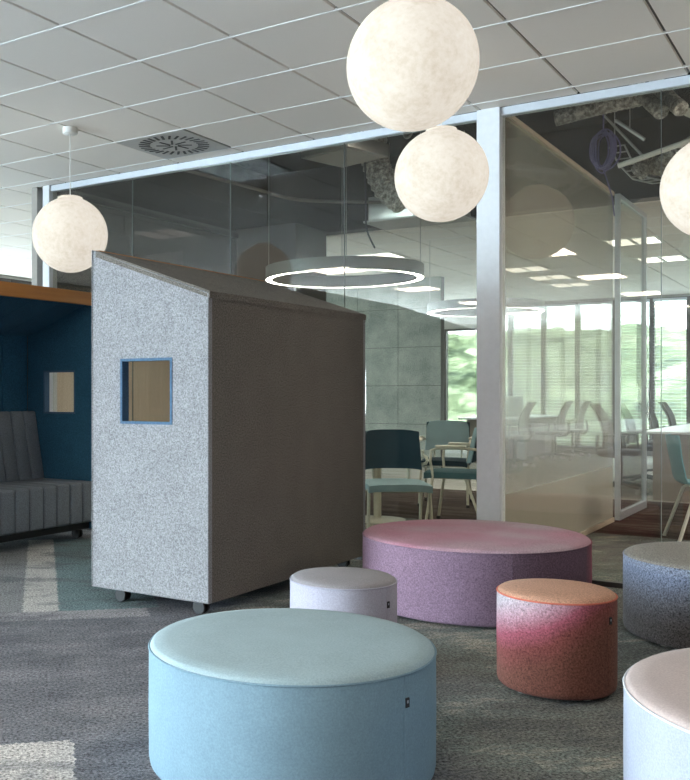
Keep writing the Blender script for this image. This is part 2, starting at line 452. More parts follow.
# ------------------------------------------------------------------ glass wall at Y = 6
mb = MB(); mb.box(PXL, XR, G-0.03, G+0.03, CZ-0.052, CZ-0.002)
struct(mb.build('trim_1', M['aluminium'], smooth=0))
mb = MB(); mb.box(PXL, XR, G-0.025, G+0.025, 0.0005, 0.03)
struct(mb.build('trim_2', M['dark_metal'], smooth=0))
mb = MB(); mb.box(-2.098, -1.950, G-0.055, G+0.055, 0.0005, CZ-0.001, 0.003, 1)
struct(mb.build('trim_3', M['white_paint'], smooth=0))
mb = MB(); mb.box(-5.94, -5.86, G-0.05, G+0.05, 0.0005, CZ-0.001, 0.003, 1)
struct(mb.build('trim_4', M['white_paint'], smooth=0))
def pane(x0, x1):
    global wn
    e = struct(empty('window_%d' % wn, ((x0+x1)/2, G, 0.03))); wn += 1
    w = (x1-x0)/2-0.0025; h = CZ-0.03-0.052
    MB().box(-w, w, -0.006, 0.006, 0, h).build('pane', M['glass'], e, smooth=0)
    MB().box(w-0.003, w, -0.0065, 0.0065, 0, h).build('joint', M['glass_edge'], e, smooth=0)
for a, b in ((-5.86, -4.966), (-4.966, -4.009), (-4.009, -3.054), (-3.054, -2.098), (-1.95, -1.027), (-1.027, -0.07), (-0.07, 0.89), (0.89, 1.85), (1.85, 3.5)):
    pane(a, b)

# partitions between the rooms behind the glass
e = struct(empty('wall_inner_right', (PXR, G+0.06, 0)))
L = 9.06-G-0.06
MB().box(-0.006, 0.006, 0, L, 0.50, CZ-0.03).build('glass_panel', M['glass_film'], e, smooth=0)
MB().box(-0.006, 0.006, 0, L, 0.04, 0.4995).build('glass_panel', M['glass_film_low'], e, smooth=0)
mb = MB(); mb.box(-0.02, 0.02, 0, L, 0.0005, 0.04); mb.box(-0.02, 0.02, 0, L, CZ-0.03, CZ)
mb.build('edge_strip', M['birch'], e, smooth=0)
e = struct(empty('wall_inner_left', (PXL-0.03, G+0.06, 0)))
L2 = 9.04-G-0.06
MB().box(-0.03, 0.03, 0, L2, 0.0005, 2.0).build('veneer_panel', M['birch'], e, smooth=0)
MB().box(-0.006, 0.006, 0, L2, 2.0, CZ-0.04).build('glass_panel', M['glass_smoke'], e, smooth=0)
MB().box(-0.03, 0.03, 0, L2, CZ-0.04, CZ).build('edge_strip', M['dark_metal'], e, smooth=0)
struct(MB().box(PXL-0.13, PXL-0.065, G-0.05, G+0.05, 0.0005, CZ-0.001).build('wall_end_left', M['wall_grey'], smooth=0))
# dark boxed-in column at the rear of the meeting room
struct(MB().box(PXL-0.12, -5.2, 9.05, VB, 0.0005, CZ+0.06).build('wall_column', M['wall_dark'], smooth=0))
# concrete tiled wall
TX0, TX1, TY = -10.5, -5.50, 14.0
mb = MB(); mb.box(TX0, TX1, TY+0.012, TY+0.15, 0.0005, CZ, mi=1)
x = TX1
while x > TX0+0.05:
    for k in range(5):
        z0 = 0.07+0.6*k; z1 = min(z0+0.6, CZ)
        if k == 0: mb.box(max(TX0, x-0.70)+0.004, x-0.004, TY, TY+0.02, 0.001, 0.066, 0.0, 1)
        mb.box(max(TX0, x-0.70)+0.004, x-0.004, TY, TY+0.02, z0+0.004, z1-0.004, 0.0, 1)
    x -= 0.70
struct(mb.build('wall_tiled', [M['concrete'], M['reveal']], smooth=0))

# glass door at the end of the right partition
d = struct(empty('door_1', (-1.925, 9.10, 0)))
mb = MB(); L = 1.2
mb.box(-0.022, 0.022, 0, 0.035, 0.01, CZ-0.01); mb.box(-0.022, 0.022, L-0.035, L, 0.01, CZ-0.01)
mb.box(-0.022, 0.022, 0.035, L-0.035, 0.01, 0.08); mb.box(-0.022, 0.022, 0.035, L-0.035, CZ-0.05, CZ-0.01)
mb.build('door_frame', M['aluminium'], d, smooth=0)
MB().box(-0.004, 0.004, 0.035, L-0.035, 0.08, CZ-0.05).build('pane', M['glass'], d, smooth=0)
MB().tube([(0.06, L-0.10, 0.9), (0.06, L-0.10, 1.25)], 0.012).tube([(0.03, L-0.10, 0.95), (0.06, L-0.10, 0.95)], 0.008).tube([(0.03, L-0.10, 1.2), (0.06, L-0.10, 1.2)], 0.008).build('door_handle', M['chrome'], d)

# ------------------------------------------------------------------ ceiling diffusers and lights
def vent(x, y, z, label, s=0.592):
    t = empty('ceiling_vent', (x, y, z), 0, label, 'vent')
    MB().box(-s/2, s/2, -s/2, s/2, -0.004, 0.012, 0.002, 1).build('face_plate', M['tile'] if z > 9 else M['white_plate'], t, smooth=0)
    mb = MB()
    for ring, (r0, r1, n, ph) in enumerate(((0.175, 0.255, 28, 0.0), (0.03, 0.13, 8, 0.2))):
        for k in range(n):
            a = 2*PI*k/n+ph; tw = 0.32
            ca, sa = math.cos(a), math.sin(a); cb, sb = math.cos(a+tw), math.sin(a+tw)
            p0 = Vector((r0*ca, r0*sa, 0)); p1 = Vector((r1*math.cos(a+0.08), r1*math.sin(a+0.08), 0)) if ring == 0 else Vector((r1*cb, r1*sb, 0))
            dv = (p1-p0).normalized(); nv = Vector((-dv.y, dv.x, 0))*(0.009 if ring == 0 else 0.008)
            pts = [p0+nv, p1+nv, p1-nv, p0-nv]
            mb.prism([(q.x, q.y) for q in pts], 'z', -0.0065, 0.004)
    mb.build('swirl_slots', M['black_plastic'], t, smooth=0)
M['white_plate'] = plain('vent_plate', (186, 184, 181), 0.5)
vent(OX+0.6*(VENT[0]+0.5), OY+0.6*(VENT[1]+0.5), CZ, 'square ceiling vent with a swirl of black slots, above the grey booth')
def lightpanel(x, y, label, strength=9.0, w=0.29, l=0.29, two=True):
    t = empty('ceiling_light', (x, y, CZ), 0, label, 'ceiling light', 'recessed office ceiling lights')
    mb = MB()
    W = 0.3
    mb.box(-W, W, -W, W, -0.006, 0.01)
    mb.build('light_frame', M['white_plastic'], t, smooth=0)
    mb = MB()
    for s in (-1, 1): mb.box(s*0.145-0.12, s*0.145+0.12, -0.25, 0.25, -0.008, -0.0062)
    mb.build('light_diffuser', M['panel_light'], t, smooth=0)
M['panel_light'] = emis('panel_light', (255, 250, 240), 0.2)
def gp(i, j): return OX+0.6*(i+0.5), OY+0.6*(j+0.5)
PL = [((-2, 17), 'recessed rear ceiling light, nearest of the row right of the white post'),
      ((-2, 19), 'recessed rear ceiling light, second of the row right of the white post'),
      ((-2, 21), 'recessed rear ceiling light, farthest of the row right of the white post'),
      ((1, 14), 'recessed light panel in the rear ceiling at the right photo edge, above the glass door'),
      ((1, 17), 'recessed light panel in the rear ceiling, behind the reflection beside the glass door'),
      ((-6, 8), 'recessed light panel seen through smoked glass left of the dark column, larger'),
      ((-5, 9), None),
      ((-4, 13), 'recessed light panel in the rear ceiling above the second ring lamp')]
for (i, j), lb in PL:
    if lb:
        x, y = gp(i, j); lightpanel(x, y, lb)
M['panel_light']

# ------------------------------------------------------------------ ducts and cables in the open plenum
def bumpy_tube(name, pts, r, mat, seg=30, amp=0.08, freq=1, parent=None):
    P = [Vector(p) for p in pts]; out = []
    n = seg
    for k in range(n+1):
        t = k/n*(len(P)-1); i = min(int(t), len(P)-2); f = t-i
        p0 = P[max(i-1, 0)]; p1 = P[i]; p2 = P[i+1]; p3 = P[min(i+2, len(P)-1)]
        q = 0.5*((2*p1)+(-p0+p2)*f+(2*p0-5*p1+4*p2-p3)*f*f+(-p0+3*p1-3*p2+p3)*f**3)
        out.append(q)
    rr = [r*(1+amp*(1 if k % 2 else -1)) for k in range(len(out))]
    return MB().tube(out, rr, 14).build(name, mat, parent, smooth=35)
def thingmesh(o, label, cat, group=None): return tag(o, label, cat, group)
thingmesh(bumpy_tube('foil_duct', [(-2.06, 7.6, 3.27), (-1.73, 7.62, 3.31), (-1.30, 7.6, 3.33)], 0.058, M['foil'], 50, 0.05), 'long silver foil duct lying level in the open ceiling right of the post', 'duct')
thingmesh(bumpy_tube('foil_duct', [(-1.43, 7.4, 3.36), (-1.31, 7.15, 3.17), (-1.20, 7.0, 3.03)], 0.050, M['foil'], 24, 0.05), 'short silver duct stub slanting down, left one of the pair', 'duct')
thingmesh(bumpy_tube('foil_duct', [(-1.31, 7.4, 3.36), (-1.19, 7.15, 3.17), (-1.08, 7.0, 3.03)], 0.050, M['foil'], 24, 0.05), 'short silver duct stub slanting down, right one of the pair', 'duct')
thingmesh(bumpy_tube('flexible_hose', [(-1.72, 8.9, 3.05), (-1.62, 8.85, 3.10), (-1.52, 8.8, 3.06), (-1.40, 8.7, 3.12), (-1.22, 8.6, 3.17)], 0.065, M['foil'], 44, 0.16), 'corrugated flexible silver hose curling left of the rightmost globe lamp', 'hose')
M['steel'] = plain('galvanised_steel', (178, 178, 176), 0.35, 0.8)
thingmesh(MB().tube([(-1.75, 8.3, 3.00), (-1.05, 8.3, 3.165)], 0.022, 12).build('steel_pipe', M['white_plastic']), 'white pipe crossing the black ceiling behind the cable coil', 'pipe')
thingmesh(MB().tube([(-2.06, 9.15, 3.68), (-1.52, 9.15, 2.99)], 0.012, 8).tube([(-2.06, 9.15, 3.68), (-2.06, 9.15, zt)], 0.006, 6).build('steel_rod', M['steel']), 'thin steel rod slanting across the black ceiling', 'rod')
thingmesh(MB().tube([(-1.75, 8.2, 3.35), (-1.53, 8.2, 3.16)], 0.014, 8).tube([(-1.64, 8.2, 3.26), (-1.64, 8.2, zt)], 0.005, 6).build('steel_bracket', M['steel']), 'short bright bracket hanging at a slant beside the cable coil', 'bracket')
mb = MB()
for s in (0, 0.12):
    mb.tube([(-1.97+s, 9.02, 3.34), (-1.90+s, 9.02, 3.18), (-1.78+s, 9.02, 3.03), (-1.62+s, 9.02, 2.97)], 0.008, 8)
for k in range(9):
    f = k/8; P = [Vector((-1.97, 9.02, 3.34)), Vector((-1.90, 9.02, 3.18)), Vector((-1.78, 9.02, 3.03)), Vector((-1.62, 9.02, 2.97))]
    t = f*3; i = min(int(t), 2); q = P[i].lerp(P[i+1], t-i); mb.tube([q, q+Vector((0.12, 0, 0))], 0.006, 6)
mb.tube([(-1.93, 9.02, 3.33), (-1.93, 9.02, zt)], 0.005, 6)
thingmesh(mb.build('cable_ladder', M['steel']), 'bent steel cable ladder with rungs under the purple cable coil', 'cable tray')
M['purple_cable'] = plain('purple_cable', (106, 98, 148), 0.4)
mb = MB()
for k in range(9):
    c0 = Vector((-1.87+random.uniform(-0.02, 0.02), 8.3+0.012*k, 3.16+random.uniform(-0.015, 0.015)))
    a, b = 0.085+random.uniform(-0.03, 0.03), 0.16+random.uniform(-0.02, 0.02)
    mb.tube([c0+Vector((a*math.cos(t*2*PI/28), 0.01*math.sin(t), b*math.sin(t*2*PI/28))) for t in range(28)], 0.007, 6, closed=True)
mb.tube([(-1.87, 8.33, 2.99), (-1.84, 8.33, 2.90), (-1.80, 8.33, 2.75), (-1.785, 8.33, 2.60)], 0.006, 6)
mb.tube([(-1.87, 8.33, 3.30), (-1.87, 8.33, zt)], 0.006, 6)
thingmesh(mb.build('cable_coil', M['purple_cable']), 'coil of purple network cable hanging from the black ceiling', 'cable')
# left side: diffuser box, crumpled duct, fan unit, loose cables
t = empty('supply_box', (-3.82, 7.5, 3.21), -0.25, 'pale flat ceiling diffuser box hanging in the black ceiling left of the foil duct', 'vent box')
MB().box(-0.27, 0.27, -0.27, 0.27, -0.01, 0.10, 0.006).build('box_body', M['steel'], t, smooth=30)
MB().box(-0.24, 0.24, -0.24, 0.24, -0.016, -0.0101).build('face_plate', M['white_plate'], t, smooth=0)
for sx in (-1, 1):
    for sy in (-1, 1): MB().tube([(sx*0.25, sy*0.25, 0.10), (sx*0.25, sy*0.25, zt-3.21)], 0.004, 6).build('hanger_wire', M['steel'], t)
thingmesh(bumpy_tube('foil_duct', [(-3.88, 8.2, 3.60), (-3.87, 8.2, 3.38), (-3.83, 8.2, 3.22), (-3.73, 8.2, 3.04), (-3.57, 8.2, 2.90)], 0.125, M['foil'], 26, 0.07), 'fat crumpled silver foil duct hanging left of the middle globe lamp', 'duct')
t = empty('fan_unit', (-3.72, 8.95, 2.86), 0, 'grey metal ceiling fan unit behind the crumpled foil duct', 'ceiling unit')
MB().box(-0.50, 0.40, -0.15, 0.3, 0.02, 0.26, 0.006).build('housing', M['steel'], t, smooth=30)
MB().box(-0.54, 0.44, -0.18, 0.34, 0.0, 0.02).build('drip_tray', M['white_plate'], t, smooth=0)
for sx in (-0.45, 0.35):
    for sy in (-0.1, 0.25): MB().tube([(sx, sy, 0.26), (sx, sy, zt-2.86)], 0.005, 6).build('hanger_rod', M['steel'], t)
M['cable_black'] = plain('cable_black', (36, 44, 54), 0.5)
thingmesh(bumpy_tube('loose_cable', [(-3.90, 8.0, zt), (-3.87, 8.0, 3.3), (-3.86, 8.0, 2.9), (-3.85, 8.0, 2.65), (-3.77, 8.0, 2.47)], 0.008, M['cable_black'], 30, 0.0), 'black loose cable dangling below the crumpled duct', 'cable')
M['cable_white'] = plain('cable_white', (190, 190, 188), 0.5)
thingmesh(bumpy_tube('loose_cable', [(-3.78, 7.88, zt), (-3.74, 7.88, 3.38), (-3.86, 7.88, 3.31), (-3.90, 7.93, 3.48), (-3.90, 7.93, zt)], 0.010, M['cable_white'], 40, 0.0), 'white cable looping beside the crumpled duct', 'cable')
thingmesh(bumpy_tube('loose_cable', [(-3.25, 7.7, zt), (-3.27, 7.7, 3.42), (-3.33, 7.7, 3.34), (-3.39, 7.75, 3.45), (-3.37, 7.75, zt)], 0.010, M['cable_white'], 40, 0.0), 'white cable looping above the middle globe lamp', 'cable')
M['hose_grey'] = plain('hose_grey', (120, 114, 112), 0.6)
thingmesh(bumpy_tube('ceiling_conduit', [(-5.2, 6.5, 3.17), (-4.93, 7.2, 3.10), (-4.81, 7.6, 3.07), (-4.55, 8.0, 3.0), (-4.0, 8.65, 3.02)], 0.016, M['hose_grey'], 30, 0.0), 'long grey conduit sweeping across the black ceiling over the ring lamp', 'conduit')
mb = MB().lathe([(0, 0), (0.09, 0.0), (0.12, 0.02), (0.12, 0.04), (0, 0.04)], 24).build('round_diffuser', M['white_plastic'])
mb.location = (-1.02, 7.5, 3.10); thingmesh(mb, 'small round white disc diffuser in the black ceiling at the right edge', 'vent')
r_ = MB().tube([(0, 0, 0.04), (0, 0, zt-3.10)], 0.005, 6).build('hanger_rod', M['steel'], mb)

# ------------------------------------------------------------------ globe pendants
def globe_mat():
    m, nt, out = newmat('globe_shade'); v = objvec(nt)
    n1 = noise(nt, v, 5, 8, 0.72); n2 = noise(nt, v, 38, 5, 0.7)
    n = mth(nt, 'ADD', mth(nt, 'MULTIPLY', n1, 0.6), mth(nt, 'MULTIPLY', n2, 0.4))
    cc = ramp(nt, n, [(0.33, (214, 202, 184)), (0.5, (234, 225, 211)), (0.66, (244, 237, 226))])
    e = nt.nodes.new('ShaderNodeEmission'); nt.links.new(cc, e.inputs[0]); e.inputs[1].default_value = GLOBE
    d = nt.nodes.new('ShaderNodeBsdfDiffuse'); nt.links.new(cc, d.inputs[0])
    a = nt.nodes.new('ShaderNodeAddShader')
    mul = mixc(nt, 1.0, cc, (0.35, 0.35, 0.35, 1), 'MULTIPLY'); nt.links.new(mul, d.inputs[0])
    nt.links.new(e.outputs[0], a.inputs[0]); nt.links.new(d.outputs[0], a.inputs[1])
    nt.links.new(a.outputs[0], out.inputs[0]); return m
GLOBE = 0.054
M['globe'] = globe_mat()
def pendant(x, y, z, r, label, cx=None, cy=None):
    cx = x if cx is None else cx; cy = y if cy is None else cy
    t = empty('globe_pendant', (x, y, z), 0, label, 'pendant lamp', 'globe pendant lamps')
    prof = [(r*math.sin(PI*k/40), -r*math.cos(PI*k/40)) for k in range(41)]
    MB().lathe(prof, 64).build('lamp_shade', M['globe'], t, smooth=80)
    MB().lathe([(0, r+0.007), (r*0.27, r+0.005), (r*0.33, r-0.001), (r*0.34, r-0.018), (r*0.30, r*0.93)], 40).build('shade_cap', M['globe'], t)
    MB().tube([(0, 0, r-0.002), (cx-x, cy-y, CZ-z-0.035)], 0.003, 6).build('cord', M['white_plastic'], t)
    MB().lathe([(0, -0.042), (0.045, -0.042), (0.05, -0.038), (0.05, 0), (0, 0)], 28, (cx-x, cy-y, CZ-z)).build('ceiling_rose', M['white_plastic'], t)
pendant(-1.532, 3.596, 2.458, 0.26, 'largest and highest glowing globe pendant, top centre of the photo')
pendant(-1.999, 5.097, 2.356, 0.256, 'glowing globe pendant just below the largest one, beside the white post')
pendant(-4.49, 4.759, 2.217, 0.254, 'glowing globe pendant hanging alone above the two booths at the left')
pendant(-0.655, 5.27, 2.155, 0.255, 'glowing globe pendant cut off by the right edge of the photo')

# ------------------------------------------------------------------ ring lamps
def ring_lamp(x, y, z, R, label):
    t = empty('ring_lamp', (x, y, z), 0, label, 'ring lamp', 'suspended ring lamps')
    n = 96; w = 0.055; hgt = 0.105
    mb = MB()
    prof = [(R, 0), (R, hgt), (R-w, hgt), (R-w, 0.02), (R-w, 0), (R-w+0.004, 0), (R-w+0.004, 0.012), (R-0.004, 0.012), (R-0.004, 0), (R, 0)]
    mb.lathe(prof, n).build('ring_housing', M['ring_grey'], t, smooth=30)
    MB().lathe([(R-w+0.005, 0.004), (R-0.005, 0.004), (R-0.005, 0.010), (R-w+0.005, 0.010), (R-w+0.005, 0.004)], n).build('ring_diffuser', M['ring_light'], t, smooth=0)
    for k in range(4):
        a = 2*PI*k/4+0.5
        MB().tube([((R-w/2)*math.cos(a), (R-w/2)*math.sin(a), hgt), ((R-w/2)*math.cos(a), (R-w/2)*math.sin(a), (zt if y < 9 else CZ)-z)], 0.003, 6).build('suspension_wire', M['steel'], t)
M['ring_grey'] = plain('ring_grey', (105, 112, 112), 0.4, 0.3)
M['ring_light'] = emis('ring_light', (255, 244, 230), 3.0)
ring_lamp(-3.70, 7.25, 2.105, 0.66, 'large grey ring lamp with a lit underside, hanging over the meeting table')
ring_lamp(-3.78, 11.0, 2.095, 0.66, 'farther ring lamp, half hidden behind the white glazing post')

# ------------------------------------------------------------------ acoustic booths
TH = 0.6121
M['felt_out'] = felt('felt_light_grey', (148, 149, 153), 0.5, 150)
M['felt_back'] = felt('felt_taupe_grey', (116, 111, 106), 0.7, 140)  # same grey felt darkened, shade of back and roof put into the colour
M['felt_in'] = felt('felt_petrol_blue', (56, 102, 130), 0.35, 130)
M['felt_in_light'] = felt('felt_blue_trim', (84, 112, 140), 0.3, 130)
M['seat_fabric'] = felt('seat_charcoal', (126, 132, 140), 0.3, 150)
def booth(x, y, rz, label):
    # local: X depth from the back (0) to the open front (D); Y length 0..Ln
    D, Ln, ZB, ZL, ZH, T = 0.79, 1.79, 0.078, 1.655, 1.935, 0.05
    t = empty('acoustic_booth', (x, y, 0), rz, label, 'booth', 'acoustic seating booths')
    zt_ = lambda xx: ZL+(ZH-ZL)*xx/D
    wx0, wx1, wz0, wz1 = 0.232, 0.583, 0.98, 1.33
    def panel(mb, y0, y1, x0, x1, dz=0):
        mb.prism([(x0, ZB), (wx0, ZB), (wx0, zt_(wx0)-dz), (x0, zt_(x0)-dz)], 'y', y0, y1)
        mb.prism([(wx1, ZB), (x1, ZB), (x1, zt_(x1)-dz), (wx1, zt_(wx1)-dz)], 'y', y0, y1)
        mb.prism([(wx0, ZB), (wx1, ZB), (wx1, wz0), (wx0, wz0)], 'y', y0, y1)
        mb.prism([(wx0, wz1), (wx1, wz1), (wx1, zt_(wx1)-dz), (wx0, zt_(wx0)-dz)], 'y', y0, y1)
        bmesh.ops.remove_doubles(mb.bm, verts=mb.bm.verts[:], dist=1e-5)
    for s, (o0, o1, i0, i1) in enumerate(((0.0, 0.028, 0.028, T), (Ln-0.028, Ln, Ln-T, Ln-0.028))):
        mb = MB(); panel(mb, o0, o1, 0, D); sp = mb.build('side_panel', M['felt_out'], t, smooth=0)
        mb = MB(); panel(mb, i0, i1, T, D-0.004, 0.05); mb.build('inner_lining', M['felt_in'], sp, smooth=0)
        # piping around the outer face
        yy = o0-0.001 if s == 0 else o1+0.001
        mb = MB().tube([(0.004, yy, ZB+0.004), (D-0.004, yy, ZB+0.004), (D-0.004, yy, ZH-0.006), (0.004, yy, ZL-0.004)], 0.0045, 6, closed=True)
        mb.build('piping', M['felt_out'], sp)
        # window reveal frame
        mb = MB(); f = 0.014; y0, y1 = (-0.004, T+0.002) if s == 0 else (Ln-T-0.002, Ln+0.004)
        mb.box(wx0, wx0+f, y0, y1, wz0, wz1); mb.box(wx1-f, wx1, y0, y1, wz0, wz1)
        mb.box(wx0+f, wx1-f, y0, y1, wz0, wz0+f); mb.box(wx0+f, wx1-f, y0, y1, wz1-f, wz1)
        mb.build('window_frame', M['felt_in_light'], sp, smooth=0)
    # back panel
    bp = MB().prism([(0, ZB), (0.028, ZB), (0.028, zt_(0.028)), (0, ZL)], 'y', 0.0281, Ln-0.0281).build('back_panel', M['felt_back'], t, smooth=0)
    n = 6; lw = (Ln-2*T)/n; mb = MB()
    for k in range(n): mb.box(0.028, T, T+k*lw+0.003, T+(k+1)*lw-0.003, ZB+0.02, ZL-0.03, 0.003, 1)
    mb.build('back_lining', M['felt_in'], bp, smooth=30)
    # roof
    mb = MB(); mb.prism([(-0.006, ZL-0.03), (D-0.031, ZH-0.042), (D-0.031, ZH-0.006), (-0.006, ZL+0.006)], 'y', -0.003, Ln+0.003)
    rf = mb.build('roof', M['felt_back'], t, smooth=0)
    mb = MB()
    for k in range(n):
        mb.prism([(T, zt_(T)-0.055), (D-0.032, zt_(D-0.032)-0.055), (D-0.032, zt_(D-0.032)-0.034), (T, zt_(T)-0.032)], 'y', T+k*lw+0.003, T+(k+1)*lw-0.003)
    mb.build('roof_lining', M['felt_in'], rf, smooth=0)
    MB().box(D-0.03, D+0.0005, 0.0285, Ln-0.0285, ZH-0.10, ZH, 0.002, 1).build('fascia', M['oak'], t, smooth=30)
    # seat with channel tufting
    nch = 12; cw = (Ln-2*T-0.004)/nch; mb = MB()
    for k in range(nch):
        a = T+0.002+k*cw
        mb.box(T+0.02, D+0.012, a+0.0012, a+cw-0.0012, 0.14, 0.455, 0.022, 3)
    mb.build('seat', M['seat_fabric'], t, smooth=60)
    mb = MB()
    for k in range(nch):
        a = T+0.002+k*cw
        Mx = Matrix.Translation((T+0.13, 0, 0.45)) @ Matrix.Rotation(-0.19, 4, 'Y')
        mb.box(-0.06, 0.075, a+0.0012, a+cw-0.0012, -0.02, 0.55, 0.02, 3, M=Mx)
    mb.build('backrest', M['seat_fabric'], t, smooth=60)
    # undercarriage and castors
    mb = MB(); mb.box(0.05, D-0.05, 0.06, Ln-0.06, 0.083, 0.13)
    mb.build('base_frame', M['black_plastic'], t, smooth=0)
    for cx_ in (0.12, D-0.14):
        for cy_ in (0.09, Ln-0.09):
            c = MB().tube([(cx_, cy_, 0.05), (cx_, cy_, 0.083)], 0.012, 10).box(cx_-0.02, cx_+0.02, cy_-0.009, cy_+0.009, 0.045, 0.066, 0.004).build('castor', M['black_plastic'], t)
            w = MB()
            for s in (-1, 1):
                w.tube([(cx_-0.008, cy_+s*0.010, 0.037), (cx_-0.008, cy_+s*0.026, 0.037)], 0.036, 20)
            w.build('wheel', M['black_plastic'], c)
    return t
# booth nearer the camera: back faces +X (right), open front faces -X
b2 = booth(-2.775, 5.742, PI, 'light grey felt booth on castors with its sloped back and small side window, centre left')
# facing booth further left: opens toward +X
b1 = booth(-5.85, 3.90, 0, 'petrol-blue lined booth with charcoal bench and wooden roof edge at the left edge')

# ------------------------------------------------------------------ ottomans
cT, sT = math.cos(TH), math.sin(TH)
def cover_tones(kind):
    # colour gradients of the covers by height and sideways, in the pouffe's own coordinates: h = height 0..1, l = sideways -1..1
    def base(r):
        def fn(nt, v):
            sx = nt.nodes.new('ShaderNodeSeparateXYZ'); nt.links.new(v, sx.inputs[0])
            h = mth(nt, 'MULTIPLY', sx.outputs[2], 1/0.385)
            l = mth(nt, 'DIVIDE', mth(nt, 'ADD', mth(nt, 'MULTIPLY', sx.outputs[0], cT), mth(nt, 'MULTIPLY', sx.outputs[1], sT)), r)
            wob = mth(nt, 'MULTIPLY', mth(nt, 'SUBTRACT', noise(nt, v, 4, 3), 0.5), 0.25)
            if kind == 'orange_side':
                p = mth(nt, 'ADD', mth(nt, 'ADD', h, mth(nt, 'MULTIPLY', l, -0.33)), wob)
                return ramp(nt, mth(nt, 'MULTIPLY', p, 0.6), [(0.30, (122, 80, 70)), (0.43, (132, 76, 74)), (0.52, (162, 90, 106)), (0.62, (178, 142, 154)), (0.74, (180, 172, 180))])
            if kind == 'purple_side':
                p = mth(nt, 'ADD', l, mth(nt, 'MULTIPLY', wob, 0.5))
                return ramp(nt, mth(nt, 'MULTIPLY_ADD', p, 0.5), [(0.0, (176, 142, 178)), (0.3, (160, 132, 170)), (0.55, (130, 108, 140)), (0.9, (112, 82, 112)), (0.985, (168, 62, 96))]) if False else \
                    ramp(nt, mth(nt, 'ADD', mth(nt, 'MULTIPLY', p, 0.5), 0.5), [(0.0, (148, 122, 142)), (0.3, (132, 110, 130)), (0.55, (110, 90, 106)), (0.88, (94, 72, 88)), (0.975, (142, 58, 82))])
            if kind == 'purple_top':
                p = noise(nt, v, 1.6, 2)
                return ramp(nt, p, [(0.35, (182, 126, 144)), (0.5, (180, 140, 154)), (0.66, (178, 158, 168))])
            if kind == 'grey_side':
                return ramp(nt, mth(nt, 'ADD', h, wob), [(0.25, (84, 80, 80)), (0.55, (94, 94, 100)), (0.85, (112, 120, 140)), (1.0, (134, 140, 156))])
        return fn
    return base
def ottoman(x, y, r, side, top, label, phi=None, welt=None, base_side=None, base_top=None, name='round_pouffe'):
    hh = 0.385; bz = 0.012
    t = empty(name, (x, y, 0), 0, label, 'pouffe', 'round pouffes')
    n = 96
    MB().lathe([(0, bz), (r-0.03, bz), (r-0.012, bz+0.004), (r-0.003, bz+0.014), (r, bz+0.03), (r+0.001, 0.2), (r, hh-0.024), (r-0.003, hh-0.016)], n).build('side_cover', side, t, smooth=60)
    MB().lathe([(r-0.003, hh-0.015), (r-0.008, hh-0.006), (r-0.018, hh), (r-0.06, hh+0.004), (r*0.6, hh+0.008), (0, hh+0.010)], n).build('seat_cover', top, t, smooth=60)
    MB().tube([((r-0.001)*math.cos(2*PI*k/n), (r-0.001)*math.sin(2*PI*k/n), hh-0.0155) for k in range(n)], 0.0036, 6, closed=True).build('welt', welt or side, t)
    if phi is not None:
        a = math.radians(phi); dx, dy = math.sin(a)*cT+math.cos(a)*sT, math.sin(a)*sT-math.cos(a)*cT
        MB().tube([(dx*(r+0.0005), dy*(r+0.0005), bz+0.02), (dx*(r+0.0018), dy*(r+0.0018), 0.2), (dx*(r-0.001), dy*(r-0.001), hh-0.018)], 0.0022, 6).build('side_seam', side, t)
    ft = 0
    for k in range(4):
        a = PI/4+k*PI/2+0.2
        MB().tube([((r-0.06)*math.cos(a), (r-0.06)*math.sin(a), 0.0), ((r-0.06)*math.cos(a), (r-0.06)*math.sin(a), bz)], 0.016, 14).build('foot', M['steel'], t)
    return t, (dx, dy, r) if phi is not None else None
M['tag_black'] = plain('tag_black', (18, 20, 26), 0.6)
M['tag_print'] = plain('tag_print', (150, 155, 165), 0.6)
def add_tag(t, d, z, w=0.016, h=0.026):
    dx, dy, r = d
    ang = math.atan2(dy, dx)
    Mx = Matrix.Translation((dx*(r+0.001), dy*(r+0.001), z)) @ Matrix.Rotation(ang, 4, 'Z')
    g = MB().box(0, 0.004, 0.001, w, -h/2, h/2, M=Mx).build('tag', M['tag_black'], t, smooth=0)
    MB().box(0.004, 0.0045, 0.005, w-0.005, -0.001, h/2-0.006, M=Mx).build('tag_print', M['tag_print'], g, smooth=0)
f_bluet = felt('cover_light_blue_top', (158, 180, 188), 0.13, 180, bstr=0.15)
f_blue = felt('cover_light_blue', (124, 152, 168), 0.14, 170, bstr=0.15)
f_lav = felt('cover_pale_lavender', (174, 173, 188), 0.15, 180, bstr=0.15)
f_lavt = felt('cover_pale_grey_top', (150, 146, 150), 0.15, 180, bstr=0.15)
f_white = felt('cover_white', (166, 172, 188), 0.13, 180, bstr=0.15)
f_wtop = felt('cover_blush_top', (188, 172, 168), 0.13, 180, bstr=0.15)
f_wwelt = felt('cover_white_welt', (214, 216, 222), 0.05, 450)
f_os = felt('print_rust_crimson', None, 0.5, 150, cover_tones('orange_side')(0.22))
f_ot = felt('cover_peach_top', (194, 148, 124), 0.35, 170)
f_ow = felt('cover_coral_welt', (206, 116, 98), 0.2, 330)
f_ps = felt('print_purple', None, 0.45, 150, cover_tones('purple_side')(0.59))
f_pt = felt('print_pink_top', None, 0.3, 150, cover_tones('purple_top')(0.59))
f_gs = felt('print_blue_grey', None, 0.75, 140, cover_tones('grey_side')(0.445))
f_gt = felt('cover_taupe_top', (134, 128, 121), 0.5, 140)
t, d = ottoman(-1.490, 2.561, 0.437, f_blue, f_bluet, 'large light blue round pouffe in the foreground', 40.5); add_tag(t, d, 0.293)
